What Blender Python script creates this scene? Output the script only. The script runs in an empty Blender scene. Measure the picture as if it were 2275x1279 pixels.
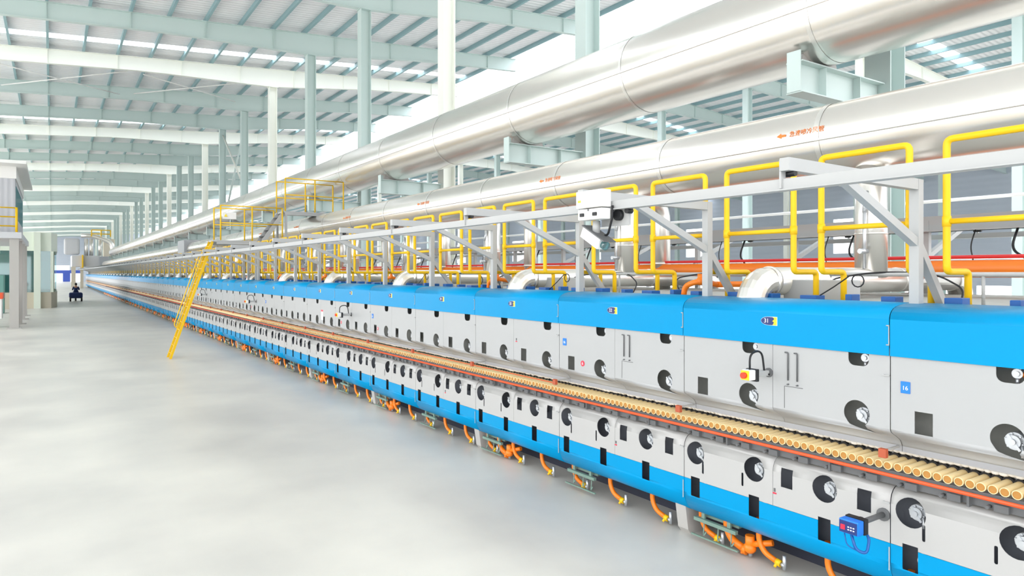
import bpy, bmesh, math, random
from mathutils import Vector, Matrix
from mathutils.geometry import delaunay_2d_cdt

# ------------------------------------------------------------------ camera, world, exposure
scn = bpy.context.scene
H = 2.75                                   # eye height above the floor
THETA = math.atan(1022 / 1528)
cam_data = bpy.data.cameras.new('camera')
cam = bpy.data.objects.new('camera', cam_data)
scn.collection.objects.link(cam)
cam.location = (0, 0, H)
cam.rotation_euler = (math.pi / 2, 0, -THETA)
cam_data.lens = 1528 / 2275 * 36
cam_data.sensor_width = 36
cam_data.shift_y = -33.5 / 2275
cam_data.clip_end = 600
scn.camera = cam

world = bpy.data.worlds.new('world')
scn.world = world
world.use_nodes = True
wn = world.node_tree.nodes
wl = world.node_tree.links
_tc = wn.new('ShaderNodeTexCoord'); _sp = wn.new('ShaderNodeSeparateXYZ'); _mr = wn.new('ShaderNodeMapRange')
_mr.inputs[1].default_value = 0.05; _mr.inputs[2].default_value = 0.9      # bright overcast sky: brighter overhead
_mr.inputs[3].default_value = 1.9; _mr.inputs[4].default_value = 5.5
wl.new(_tc.outputs['Generated'], _sp.inputs[0]); wl.new(_sp.outputs['Z'], _mr.inputs[0])
wl.new(_mr.outputs[0], wn['Background'].inputs[1])
wn['Background'].inputs[0].default_value = (0.985, 0.985, 1.0, 1)
scn.view_settings.view_transform = 'Standard'
scn.view_settings.look = 'None'
scn.view_settings.gamma = 1
scn.view_settings.use_curve_mapping = False
scn.view_settings.exposure = 0.48
scn.cycles.max_bounces = 10
scn.cycles.diffuse_bounces = 6
scn.cycles.caustics_reflective = False
scn.cycles.caustics_refractive = False

C = scn.collection
random.seed(7)

# ------------------------------------------------------------------ materials
def lin(c):
    c /= 255
    return c / 12.92 if c <= 0.04045 else ((c + 0.055) / 1.055) ** 2.4

def rgb(r, g, b):
    return (lin(r), lin(g), lin(b), 1)

MATS = {}
def mat(name, col, rough=0.5, metal=0.0, bump=None, vary=None, spec=0.5):
    m = bpy.data.materials.new(name)
    m.use_nodes = True
    nt = m.node_tree
    b = nt.nodes['Principled BSDF']
    b.inputs['Base Color'].default_value = rgb(*col)
    b.inputs['Roughness'].default_value = rough
    b.inputs['Metallic'].default_value = metal
    b.inputs['Specular IOR Level'].default_value = spec
    tc = nt.nodes.new('ShaderNodeTexCoord')
    if vary:                                  # vary = (scale, amount)
        nz = nt.nodes.new('ShaderNodeTexNoise'); nz.inputs['Scale'].default_value = vary[0]
        nz.inputs['Detail'].default_value = 5
        nt.links.new(tc.outputs['Object'], nz.inputs['Vector'])
        rp = nt.nodes.new('ShaderNodeMapRange')
        rp.inputs[3].default_value = 1 - vary[1]; rp.inputs[4].default_value = 1 + vary[1]
        nt.links.new(nz.outputs[0], rp.inputs[0])
        mx = nt.nodes.new('ShaderNodeVectorMath'); mx.operation = 'SCALE'
        mx.inputs[0].default_value = rgb(*col)[:3]
        nt.links.new(rp.outputs[0], mx.inputs['Scale'])
        nt.links.new(mx.outputs[0], b.inputs['Base Color'])
    if bump:                                  # bump = (scale xyz, strength, distance)
        mp = nt.nodes.new('ShaderNodeMapping'); mp.inputs['Scale'].default_value = bump[0]
        n2 = nt.nodes.new('ShaderNodeTexNoise'); n2.inputs['Scale'].default_value = 1
        n2.inputs['Detail'].default_value = 2
        bp = nt.nodes.new('ShaderNodeBump'); bp.inputs['Strength'].default_value = bump[1]
        bp.inputs['Distance'].default_value = bump[2]
        nt.links.new(tc.outputs['Object'], mp.inputs[0]); nt.links.new(mp.outputs[0], n2.inputs['Vector'])
        nt.links.new(n2.outputs[0], bp.inputs['Height']); nt.links.new(bp.outputs[0], b.inputs['Normal'])
    MATS[name] = m
    return m

M_BLUE = mat('blue_enamel', (0, 144, 200), 0.3, bump=((1.2, 1.2, 3), 0.05, 0.02), spec=0.12)
M_PANEL = mat('white_enamel', (170, 172, 173), 0.38, bump=((1, 1.5, 1), 0.05, 0.02), vary=(0.8, 0.02))
M_SKIRT = mat('grey_white_enamel', (178, 178, 177), 0.36, bump=((1, 1.5, 1), 0.05, 0.02))
M_LEDGE = mat('brushed_ledge', (158, 160, 165), 0.4, 0.3, bump=((3, 30, 3), 0.1, 0.01))
M_UNDER_SHADE = mat('under_kiln_shade', (44, 48, 62), 0.7)  # shade beneath the kiln, put into a base colour
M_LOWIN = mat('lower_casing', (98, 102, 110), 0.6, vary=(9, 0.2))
M_INNER = mat('insulation_wall', (172, 174, 168), 0.7, vary=(9, 0.2))
M_BLACK = mat('black_rubber', (22, 24, 28), 0.5)
M_WOOL = mat('ceramic_wool', (232, 232, 230), 0.95, vary=(40, 0.1))
M_ROLL = mat('cream_ceramic', (244, 220, 168), 0.6, vary=(12, 0.06))
M_CORE = mat('roller_core', (182, 132, 66), 0.8, vary=(30, 0.15))
M_RAIL = mat('red_orange_rail', (226, 84, 34), 0.4)
M_SILV = mat('silver_casting', (196, 200, 204), 0.3, 0.6)
M_DUCT = mat('aluminium_cladding', (240, 236, 230), 0.25, 0.9, bump=((0.8, 0.6, 0.8), 0.35, 0.05))
M_DUCT2 = mat('aluminium_elbow', (238, 236, 231), 0.3, 0.85, bump=((2, 2, 2), 0.2, 0.02))
M_YEL = mat('yellow_pipe', (236, 190, 26), 0.35, spec=0.3)
M_ORA = mat('orange_pipe', (245, 128, 24), 0.38)
M_RED = mat('red_pipe', (216, 38, 40), 0.4)
M_FRAME = mat('light_grey_steel', (174, 176, 176), 0.42)
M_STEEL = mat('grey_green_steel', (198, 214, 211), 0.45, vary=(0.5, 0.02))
M_STEEL_SKYLIT = mat('skylit_pale_steel', (238, 240, 232), 0.45)  # paler steel: brightness from the skylights put into the colour
M_GREEN = mat('green_grey_iron', (116, 142, 130), 0.5)
M_FOOT = mat('grey_foot', (178, 176, 172), 0.5)
M_NAVY = mat('navy_box', (0, 84, 158), 0.4)
M_CUT = mat('grey_slot', (96, 98, 100), 0.5)
M_WHITE = mat('white_paint', (236, 236, 234), 0.5)
M_OFF = mat('office_cladding', (224, 232, 218), 0.5, vary=(0.6, 0.02))
M_BEIGE = mat('beige_base', (198, 190, 172), 0.6)
M_CABIN = mat('cabin_wall', (196, 198, 202), 0.5)
M_STICKB = mat('blue_sticker', (20, 120, 225), 0.4)
M_STICKR = mat('red_sticker', (226, 40, 70), 0.4)
M_BADGE = mat('badge_navy', (18, 44, 110), 0.4)
M_BADGEY = mat('badge_yellow', (244, 214, 40), 0.4)
M_TEXTW = mat('white_lettering', (240, 240, 240), 0.5)
M_CLAMP = mat('rusty_clamp', (176, 84, 54), 0.6)
M_DBLUE = mat('blue_door', (70, 96, 190), 0.5)
M_TEXTO = mat('orange_lettering', (236, 130, 50), 0.5)
M_REDK = mat('red_knob', (228, 60, 30), 0.4)
M_SKIN = mat('skin', (196, 150, 124), 0.6)
M_CLOTH = mat('blue_workwear', (24, 44, 92), 0.8)
M_HAIR = mat('dark_hair', (24, 22, 22), 0.7)
M_TEAL = mat('teal_machine', (110, 160, 150), 0.5)

def glassmat(name, col, tr):
    m = bpy.data.materials.new(name); m.use_nodes = True
    nt = m.node_tree; nt.nodes.clear()
    o = nt.nodes.new('ShaderNodeOutputMaterial'); mx = nt.nodes.new('ShaderNodeMixShader')
    t = nt.nodes.new('ShaderNodeBsdfTransparent'); t.inputs[0].default_value = rgb(*col)
    g = nt.nodes.new('ShaderNodeBsdfGlossy'); g.inputs['Roughness'].default_value = 0.05
    mx.inputs[0].default_value = 1 - tr
    nt.links.new(t.outputs[0], mx.inputs[1]); nt.links.new(g.outputs[0], mx.inputs[2])
    nt.links.new(mx.outputs[0], o.inputs[0])
    return m
M_GLASS = glassmat('window_glass', (150, 205, 210), 0.82)

def polymat(name):
    m = bpy.data.materials.new(name); m.use_nodes = True
    nt = m.node_tree; nt.nodes.clear()
    o = nt.nodes.new('ShaderNodeOutputMaterial'); mx = nt.nodes.new('ShaderNodeMixShader')
    t = nt.nodes.new('ShaderNodeBsdfTransparent'); t.inputs[0].default_value = (0.95, 0.97, 1, 1)
    g = nt.nodes.new('ShaderNodeBsdfTranslucent'); g.inputs[0].default_value = (0.9, 0.93, 0.95, 1)
    mx.inputs[0].default_value = 0.2
    nt.links.new(t.outputs[0], mx.inputs[1]); nt.links.new(g.outputs[0], mx.inputs[2])
    nt.links.new(mx.outputs[0], o.inputs[0])
    return m
M_POLY = polymat('clear_roof_sheet')

def ribmat(name, col, axis, per, strength, rough=0.55):
    """profiled metal sheet: ribs as a wave bump"""
    m = mat(name, col, rough)
    nt = m.node_tree; b = nt.nodes['Principled BSDF']
    tc = nt.nodes.new('ShaderNodeTexCoord')
    w = nt.nodes.new('ShaderNodeTexWave'); w.wave_type = 'BANDS'; w.bands_direction = axis
    w.inputs['Scale'].default_value = 1 / per * 0.314; w.inputs['Distortion'].default_value = 0
    bp = nt.nodes.new('ShaderNodeBump'); bp.inputs['Strength'].default_value = strength; bp.inputs['Distance'].default_value = 0.04
    nt.links.new(tc.outputs['Object'], w.inputs[0]); nt.links.new(w.outputs[1], bp.inputs['Height'])
    nt.links.new(bp.outputs[0], b.inputs['Normal'])
    return m
M_ROOF = ribmat('roof_sheet', (243, 243, 245), 'Y', 0.3, 1.0)
M_PURL = mat('purlin_steel', (140, 172, 178), 0.5)
M_WALL = ribmat('wall_sheet', (200, 208, 220), 'Z', 0.6, 0.5)
M_CLAD = ribmat('cabin_sheet', (190, 192, 198), 'X', 0.25, 0.4)

def floormat():
    m = mat('concrete_floor', (205, 207, 203), 0.3, spec=0.45)
    nt = m.node_tree; b = nt.nodes['Principled BSDF']
    tc = nt.nodes.new('ShaderNodeTexCoord')
    mp = nt.nodes.new('ShaderNodeMapping'); mp.inputs['Scale'].default_value = (0.35, 0.12, 1)
    n1 = nt.nodes.new('ShaderNodeTexNoise'); n1.inputs['Scale'].default_value = 1.0; n1.inputs['Detail'].default_value = 6
    n2 = nt.nodes.new('ShaderNodeTexNoise'); n2.inputs['Scale'].default_value = 0.55; n2.inputs['Detail'].default_value = 5
    nt.links.new(tc.outputs['Object'], mp.inputs[0]); nt.links.new(mp.outputs[0], n1.inputs['Vector'])
    nt.links.new(tc.outputs['Object'], n2.inputs['Vector'])
    ad = nt.nodes.new('ShaderNodeMath'); ad.operation = 'ADD'
    nt.links.new(n1.outputs[0], ad.inputs[0]); nt.links.new(n2.outputs[0], ad.inputs[1])
    cr = nt.nodes.new('ShaderNodeMapRange'); cr.inputs[1].default_value = 0.6; cr.inputs[2].default_value = 1.4
    nt.links.new(ad.outputs[0], cr.inputs[0])
    mx = nt.nodes.new('ShaderNodeMix'); mx.data_type = 'RGBA'
    mx.inputs[6].default_value = rgb(180, 179, 175); mx.inputs[7].default_value = rgb(222, 220, 211)
    nt.links.new(cr.outputs[0], mx.inputs[0]); nt.links.new(mx.outputs[2], b.inputs['Base Color'])
    rr = nt.nodes.new('ShaderNodeMapRange'); rr.inputs[3].default_value = 0.25; rr.inputs[4].default_value = 0.42
    nt.links.new(n2.outputs[0], rr.inputs[0]); nt.links.new(rr.outputs[0], b.inputs['Roughness'])
    bp = nt.nodes.new('ShaderNodeBump'); bp.inputs['Strength'].default_value = 0.05; bp.inputs['Distance'].default_value = 0.02
    nt.links.new(n1.outputs[0], bp.inputs['Height']); nt.links.new(bp.outputs[0], b.inputs['Normal'])
    return m
M_FLOOR = floormat()

# ------------------------------------------------------------------ mesh building
class MB:
    def __init__(s): s.v = []; s.f = []; s.sm = []
    def add(s, vs, fs, smooth=False):
        o = len(s.v); s.v += [tuple(v) for v in vs]
        for f in fs: s.f.append(tuple(i + o for i in f)); s.sm.append(smooth)
        return s
    def box(s, x0, x1, y0, y1, z0, z1):
        vs = [(x, y, z) for x in (x0, x1) for y in (y0, y1) for z in (z0, z1)]
        return s.add(vs, [(0, 1, 3, 2), (4, 6, 7, 5), (0, 4, 5, 1), (2, 3, 7, 6), (0, 2, 6, 4), (1, 5, 7, 3)])
    def bevbox(s, x0, x1, y0, y1, z0, z1, b):
        bm = bmesh.new()
        bmesh.ops.create_cube(bm, size=1)
        for v in bm.verts:
            v.co = ((x0 + x1) / 2 + v.co.x * (x1 - x0), (y0 + y1) / 2 + v.co.y * (y1 - y0), (z0 + z1) / 2 + v.co.z * (z1 - z0))
        bmesh.ops.bevel(bm, geom=bm.edges[:], offset=b, segments=2, affect='EDGES', profile=0.5)
        bm.verts.index_update()
        s.add([v.co[:] for v in bm.verts], [[v.index for v in f.verts] for f in bm.faces])
        bm.free(); return s
    def prism(s, poly, axis, a0, a1):
        """poly: 2D points; axis: extrusion axis 'x','y','z'"""
        def P(p, a):
            return {'x': (a, p[0], p[1]), 'y': (p[0], a, p[1]), 'z': (p[0], p[1], a)}[axis]
        n = len(poly)
        vs = [P(p, a0) for p in poly] + [P(p, a1) for p in poly]
        fs = [tuple(range(n))[::-1], tuple(range(n, 2 * n))] + [(i, (i + 1) % n, n + (i + 1) % n, n + i) for i in range(n)]
        return s.add(vs, fs)
    def tube(s, pts, r, seg=10, caps=True, smooth=True, radii=None):
        pts = [Vector(p) for p in pts]
        n = len(pts)
        tang = []
        for i in range(n):
            a = (pts[i] - pts[i - 1]).normalized() if i else (pts[1] - pts[0]).normalized()
            b = (pts[i + 1] - pts[i]).normalized() if i < n - 1 else a
            t = (a + b)
            tang.append(t.normalized() if t.length > 1e-6 else a)
        up = Vector((0, 0, 1)) if abs(tang[0].z) < 0.9 else Vector((1, 0, 0))
        u = tang[0].cross(up).normalized()
        vs = []; fs = []
        for i in range(n):
            t = tang[i]
            u = (u - t * u.dot(t)).normalized()
            w = t.cross(u)
            k = 1.0
            if 0 < i < n - 1:
                d = (pts[i + 1] - pts[i]).normalized().dot(t)
                k = 1 / max(d, 0.6)
            rr = radii[i] if radii else r
            side = (pts[i + 1] - pts[i - 1]).normalized() if 0 < i < n - 1 else t
            for j in range(seg):
                a = 2 * math.pi * j / seg
                vs.append(pts[i] + (u * math.cos(a) + w * math.sin(a)) * rr * (k if k < 1.2 else 1.1))
        for i in range(n - 1):
            for j in range(seg):
                a = i * seg + j; b = i * seg + (j + 1) % seg
                fs.append((a, b, b + seg, a + seg))
        s.add(vs, fs, smooth)
        if caps:
            o = len(s.v) - n * seg
            s.f.append(tuple(range(o, o + seg))[::-1]); s.sm.append(False)
            s.f.append(tuple(range(o + (n - 1) * seg, o + n * seg))); s.sm.append(False)
        return s
    def ball(s, c, r, sx=1, sy=1, sz=1, seg=10):
        vs = []; fs = []; rings = seg // 2
        for i in range(rings + 1):
            th = math.pi * i / rings
            for j in range(seg):
                a = 2 * math.pi * j / seg
                vs.append((c[0] + r * sx * math.sin(th) * math.cos(a), c[1] + r * sy * math.sin(th) * math.sin(a), c[2] + r * sz * math.cos(th)))
        for i in range(rings):
            for j in range(seg):
                fs.append((i * seg + j, (i + 1) * seg + j, (i + 1) * seg + (j + 1) % seg, i * seg + (j + 1) % seg))
        return s.add(vs, fs, True)
    def bar(s, p0, p1, w, h):
        """rectangular bar between two points, w sideways, h in the up-ish direction"""
        p0 = Vector(p0); p1 = Vector(p1); t = (p1 - p0).normalized()
        up = Vector((0, 0, 1)) if abs(t.z) < 0.95 else Vector((1, 0, 0))
        a = t.cross(up).normalized() * w / 2; b = a.cross(t).normalized() * h / 2
        vs = [p + i * a + j * b for p in (p0, p1) for i, j in ((-1, -1), (1, -1), (1, 1), (-1, 1))]
        return s.add(vs, [(3, 2, 1, 0), (4, 5, 6, 7), (0, 1, 5, 4), (1, 2, 6, 5), (2, 3, 7, 6), (3, 0, 4, 7)])
    def mesh(s, name, m):
        me = bpy.data.meshes.new(name)
        me.from_pydata(s.v, [], s.f)
        me.polygons.foreach_set('use_smooth', s.sm)
        bm = bmesh.new(); bm.from_mesh(me)
        bmesh.ops.recalc_face_normals(bm, faces=bm.faces[:])
        bm.to_mesh(me); bm.free()
        me.materials.append(m)
        return me
    def build(s, name, m, parent=None, loc=None):
        return link(name, s.mesh(name, m), parent, loc)

def link(name, data, parent=None, loc=None):
    o = bpy.data.objects.new(name, data)
    C.objects.link(o)
    if parent is not None: o.parent = parent
    if loc is not None: o.location = loc
    return o

def fillet(pts, rad, n=5):
    pts = [Vector(p) for p in pts]; out = [pts[0]]
    for i in range(1, len(pts) - 1):
        p = pts[i]; a = (pts[i - 1] - p); b = (pts[i + 1] - p)
        r = min(rad, a.length * 0.49, b.length * 0.49)
        A = p + a.normalized() * r; B = p + b.normalized() * r
        for k in range(n + 1):
            t = k / n
            out.append(A * (1 - t) ** 2 + p * 2 * t * (1 - t) + B * t ** 2)
    out.append(pts[-1])
    return out

def empty(name, loc=(0, 0, 0), rz=0):
    o = bpy.data.objects.new(name, None); C.objects.link(o)
    o.location = loc; o.rotation_euler = (0, 0, rz); o.empty_display_size = 0.2
    return o

def tag(o, label, cat, group=None):
    o['label'] = label; o['category'] = cat
    if group: o['group'] = group
    return o

def struct(o):
    o['kind'] = 'structure'; return o

def copy_tree(o, parent=None):
    c = o.copy(); C.objects.link(c)
    if parent is not None: c.parent = parent
    for ch in o.children: copy_tree(ch, c)
    return c

def inside(p, poly):
    x, y = p; c = False; j = len(poly) - 1
    for i in range(len(poly)):
        xi, yi = poly[i]; xj, yj = poly[j]
        if (yi > y) != (yj > y) and x < (xj - xi) * (y - yi) / (yj - yi) + xi: c = not c
        j = i
    return c

def sheet(name, prof, y0, y1, holes, m, th=0.004, curved=None):
    """bent metal sheet: prof = [(x, z), ...] with z falling; holes = polygons in (y, z)"""
    def fx(z):
        for (xa, za), (xb, zb) in zip(prof, prof[1:]):
            if za >= z >= zb: return xa + (xb - xa) * (za - z) / max(za - zb, 1e-9)
        return prof[0][0] if z > prof[0][1] else prof[-1][0]
    V = []; E = []
    for _, z in prof:
        V += [Vector((y0, z)), Vector((y1, z))]; E.append((len(V) - 2, len(V) - 1))
    for i in range(len(prof) - 1):
        E.append((2 * i, 2 * i + 2)); E.append((2 * i + 1, 2 * i + 3))
    zt, zb = prof[0][1], prof[-1][1]
    for h in holes:
        o = len(V)
        V += [Vector((min(max(a, y0), y1), min(max(b, zb), zt))) for a, b in h]
        E += [(o + i, o + (i + 1) % len(h)) for i in range(len(h))]
    vo, eo, fo, *_ = delaunay_2d_cdt(V, E, [], 0, 1e-6)
    faces = []
    for f in fo:
        c = sum((vo[i] for i in f), Vector((0, 0))) / len(f)
        if not any(inside((c.x, c.y), h) for h in holes): faces.append(tuple(f)[::-1])
    me = bpy.data.meshes.new(name)
    me.from_pydata([(fx(v.y), v.x, v.y) for v in vo], [], faces)
    bm = bmesh.new(); bm.from_mesh(me)
    bmesh.ops.delete(bm, geom=[v for v in bm.verts if not v.link_faces], context='VERTS')
    bmesh.ops.remove_doubles(bm, verts=bm.verts[:], dist=1e-5)
    # fold a rim back into the depth around every free edge, so the sheet has thickness
    be = [e for e in bm.edges if len(e.link_faces) == 1]
    r = bmesh.ops.extrude_edge_only(bm, edges=be)
    for v in r['geom']:
        if isinstance(v, bmesh.types.BMVert): v.co.x += th
    bmesh.ops.recalc_face_normals(bm, faces=bm.faces[:])
    bm.to_mesh(me); bm.free()
    me.materials.append(m)
    return me

def circ(cy, cz, r, n=24, ry=None):
    return [(cy + (ry or r) * math.cos(2 * math.pi * i / n), cz + r * math.sin(2 * math.pi * i / n)) for i in range(n)]
def rect(y0, y1, z0, z1): return [(y0, z0), (y1, z0), (y1, z1), (y0, z1)]
def rrect(y0, y1, z0, z1, r, n=4):
    out = []
    for cx, cz, a in ((y1 - r, z1 - r, 0), (y0 + r, z1 - r, 90), (y0 + r, z0 + r, 180), (y1 - r, z0 + r, 270)):
        for k in range(n + 1):
            t = math.radians(a + 90 * k / n); out.append((cx + r * math.cos(t), cz + r * math.sin(t)))
    return out

def text(body, size, m, name, parent, loc, rot, ext=0.001):
    cu = bpy.data.curves.new(name, 'FONT'); cu.body = body; cu.size = size
    cu.align_x = 'CENTER'; cu.align_y = 'CENTER'; cu.extrude = ext
    o = bpy.data.objects.new(name, cu); C.objects.link(o)
    dg = bpy.context.evaluated_depsgraph_get()
    me = bpy.data.meshes.new_from_object(o.evaluated_get(dg))
    C.objects.unlink(o); bpy.data.objects.remove(o)
    me.materials.clear(); me.materials.append(m)
    q = link(name, me, parent, loc); q.rotation_euler = rot
    return q
FACE_AISLE = (math.pi / 2, 0, -math.pi / 2)      # text facing the aisle (-X), reading towards -Y

ORD = ('first second third fourth fifth sixth seventh eighth ninth tenth eleventh twelfth thirteenth fourteenth '
       'fifteenth sixteenth seventeenth eighteenth nineteenth twentieth').split()
L = 2.1                                          # length of one kiln module
Y0 = 2.81                                        # near seam of the module with badge 31
NMOD = 74                                        # modules, k = -1 .. 72
TENS = {3: 'thirty', 4: 'forty'}
def num(n): return TENS[n // 10] + ('-' + 'one two three four five six seven eight nine'.split()[n % 10 - 1] if n % 10 else '')
def modname(k):
    if k < 0: return 'the nearest, unnumbered kiln module'
    if k <= 10: return 'kiln module ' + num(31 + k)
    if k <= 20: return 'the %s module past the ladder' % ORD[k - 11]
    return None

# ------------------------------------------------------------------ the hall
BAY = 7.5; YC0 = 5.95; XC = 11.3; NB = 34
def ztop(x):                                     # top of the rafters
    return H + (11.6 + 0.071 * (x + 1.8) if x <= 27.6 else 11.6 + 0.071 * 29.4 - 0.071 * (x - 27.6))
YEND = 258
fl = MB(); fl.box(-40, 110, -20, 300, -0.3, 0)
struct(fl.build('floor', M_FLOOR))

sky_k = [k for k in range(-1, NB) if k % 3 == 2]
def roof(xa, xb, name, gap_far):
    """roof sheets between the clear strips, with the purlins as its parts"""
    mb = MB(); cuts = []
    for k in sky_k:
        yk = YC0 + BAY * k
        cuts.append((yk - 2.15, yk - 1.3))
    y = -14.0
    segs = []
    for a, b in cuts:
        if a > y: segs.append((y, a))
        y = b
    segs.append((y, YEND))
    za, zb = ztop(xa) + 0.24, ztop(xb) + 0.24
    for a, b in segs:
        mb.prism([(xa, za), (xb, zb), (xb, zb + 0.06), (xa, za + 0.06)], 'y', a, b)
    r = struct(mb.build(name, M_ROOF))
    x = xa + 0.3
    while x < xb - 0.05:
        z = ztop(x)
        p = MB(); p.prism([(x - 0.04, z), (x + 0.07, z), (x + 0.07, z + 0.02), (x + 0.0, z + 0.02), (x + 0.0, z + 0.235), (x - 0.04, z + 0.235)], 'y', -14, YEND)
        p.build('purlin', M_PURL, r)
        x += 1.6
    n = 1
    for a, b in cuts:
        s = MB(); s.prism([(xa, za), (xb, zb), (xb, zb + 0.02), (xa, za + 0.02)], 'y', a, b)
        w = struct(s.build('window_skylight', M_POLY)); n += 1
roof(-16.5, 24.3, 'ceiling', 0)
roof(30.9, 76.0, 'ceiling_far_nave', 0)
rg = MB(); rg.prism([(24.3, ztop(24.3) + 1.0), (27.6, ztop(27.6) + 1.25), (30.9, ztop(30.9) + 1.0), (30.9, ztop(30.9) + 1.02), (27.6, ztop(27.6) + 1.27), (24.3, ztop(24.3) + 1.02)], 'y', -14, YEND)
struct(rg.build('window_ridge', M_POLY))
w = MB()
for z0, z1 in ((0, 0.3), (1.5, 5.0), (9.0, 13.4)): w.box(76, 76.25, -14, YEND, z0, z1)
yy = -14
while yy < YEND:
    w.box(76, 76.25, yy, yy + 0.5, 0.3, 1.5)
    if round((yy + 14) / 7.5) % 3 != 1: w.box(76, 76.25, yy, yy + 7.5, 5.0, 9.0)
    else: w.box(76, 76.25, yy, yy + 3.5, 5.0, 9.0)
    yy += 7.5
struct(w.build('wall_right', M_WALL))
w = MB()
w.box(-40, 76, YEND, YEND + 0.3, 5.1, 17); w.box(-40, -3, YEND, YEND + 0.3, 0, 5.1)
w.box(4.6, 76, YEND, YEND + 0.3, 3.6, 5.1); w.box(7.5, 76, YEND, YEND + 0.3, 0, 3.6)
w2 = MB(); w2.box(-3, 7.5, YEND, YEND + 0.3, 2.6, 3.6); w2.box(2.8, 4.8, YEND, YEND + 0.3, 0, 2.6); w2.box(-0.6, 0.2, YEND, YEND + 0.3, 0, 2.6)
struct(w2.build('door_1', M_DBLUE))
struct(w.build('wall_end', M_WALL))

def depth(x):                                    # rafter depth: haunched at the columns
    d = 0.74
    for c in (XC, 37.3, 63.3): d = max(d, 1.08 - 0.05 * abs(x - c))
    return d
def rafter(k, xa, xb, m, lab, grp):
    y = YC0 + BAY * k
    t = tag(empty('roof_beam', (0, y, 0)), lab, 'roof beam', grp)
    xs = sorted(set([xa + (xb - xa) * i / 24 for i in range(25)] + [XC] * (xa < XC < xb)))
    web = MB()
    for a, b in zip(xs, xs[1:]):
        web.prism([(a, ztop(a) - depth(a)), (b, ztop(b) - depth(b)), (b, ztop(b)), (a, ztop(a))], 'y', -0.006, 0.006)
    for i in range(int((xb - xa) / 3.2) + 1):
        x = xa + 0.3 + 3.2 * i
        if x < xb: web.box(x - 0.006, x + 0.006, -0.11, 0.11, ztop(x) - depth(x), ztop(x))
    web.build('web', m, t)
    fb = MB(); ft = MB()
    for a, b in zip(xs, xs[1:]):
        za, zb = ztop(a) - depth(a), ztop(b) - depth(b)
        fb.prism([(a, za - 0.02), (b, zb - 0.02), (b, zb), (a, za)], 'y', -0.13, 0.13)
        ft.prism([(a, ztop(a) - 0.02), (b, ztop(b) - 0.02), (b, ztop(b)), (a, ztop(a))], 'y', -0.13, 0.13)
    fb.build('flange', m, t); ft.build('flange', m, t)
    return t
def hcol(x, y, zt, m, lab, grp, w=0.46):
    t = tag(empty('steel_column', (x, y, 0)), lab, 'column', grp)
    c = MB()
    c.box(-w / 2, -w / 2 + 0.02, -0.21, 0.21, 0, zt); c.box(w / 2 - 0.02, w / 2, -0.21, 0.21, 0, zt)
    c.box(-w / 2 + 0.02, w / 2 - 0.02, -0.008, 0.008, 0, zt)
    c.build('shaft', m, t)
    b = MB(); b.box(-0.36, 0.36, -0.32, 0.32, 0, 0.03); b.build('base_plate', m, t)
    cp = MB(); cp.box(-0.28, 0.28, -0.25, 0.25, zt - 0.03, zt); cp.build('cap_plate', m, t)
    return t
GB = 'rafters over the main hall'; GC = 'columns behind the kiln'
protoB = {}; protoC = {}
for k in range(-1, NB):
    y = YC0 + BAY * k; white = k % 3 == 2  # every third frame has its skylight brightening painted in
    col = 'skylit pale' if white else 'grey-green'
    where = ('%s counted from the camera' % ORD[k + 1]) if k < 13 else None
    for key, xa, xb, desc in (('a', -16.5, 24.3, 'over the aisle and kiln'), ('b', 30.9, 76, 'over the hall behind the kiln')):
        if key == 'a' and k < 2: continue
        if key == 'b' and k > 9: continue
        lab = '%s steel roof beam %s, %s' % (col, desc, where) if where else 'distant %s steel roof beam far down the aisle' % col
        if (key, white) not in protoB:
            protoB[key, white] = rafter(k, xa, xb, M_STEEL_SKYLIT if white else M_STEEL, lab, GB + key)
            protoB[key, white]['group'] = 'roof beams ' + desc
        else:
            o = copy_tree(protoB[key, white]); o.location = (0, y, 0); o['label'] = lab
    for key, x, desc in (('a', XC, 'tall steel column right behind the big ducts'), ('b', 37.3, 'steel column in the middle row behind the kiln'), ('c', 63.3, 'thin-looking steel column near the far wall')):
        if key == 'a' and k < 0: continue
        if key != 'a' and k > 12: continue
        if key != 'a' and k < 1: continue
        if key == 'a': lab = '%s %s, %s' % (col, desc, where) if where else 'distant %s steel column at the far end of the row' % col
        else: lab = '%s %s, %s' % (col, desc, where)
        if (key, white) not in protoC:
            protoC[key, white] = hcol(x, y, ztop(x) - depth(x) - 0.02, M_STEEL_SKYLIT if white else M_STEEL, lab, desc)
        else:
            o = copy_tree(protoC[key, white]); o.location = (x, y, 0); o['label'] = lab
        
# diagonal braces between columns and tie rods under the roof
def brace(name, p0, p1, r, m, lab, grp):
    b = MB(); b.tube([p0, p1], r, 6); o = b.build(name, m); tag(o, lab, 'brace', grp)
ya, yb = YC0 + BAY * 6, YC0 + BAY * 7
brace('diagonal_brace', (XC, ya + 0.25, H + 6.2), (XC, yb - 0.25, H + 10.9), 0.07, M_STEEL_SKYLIT, 'diagonal strut rising away between two tall columns, near half of the cross', 'column cross bracing')
brace('diagonal_brace', (XC + 0.16, yb - 0.25, H + 4.4), (XC + 0.16, ya + 0.25, H + 10.9), 0.07, M_STEEL, 'diagonal strut falling away between two tall columns, other half of the cross', 'column cross bracing')
for i, (xa, xb, which) in enumerate(((-2.5, 3.6, 'nearer the left edge'), (4.4, 10.6, 'nearer the columns'))):
    y1, y2 = YC0 + BAY * 5.2, YC0 + BAY * 5.95
    z = lambda x: ztop(x) - 0.55
    for p, q, dd in (((xa, y1, z(xa)), (xb, y2, z(xb)), 'falling'), ((xa, y2, z(xa) + 0.1), (xb, y1, z(xb) + 0.1), 'rising')):
        brace('roof_tie_rod', p, q, 0.035, M_WHITE, 'thin white %s tie rod crossing under the roof, %s' % (dd, which), 'roof tie rods')
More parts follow.
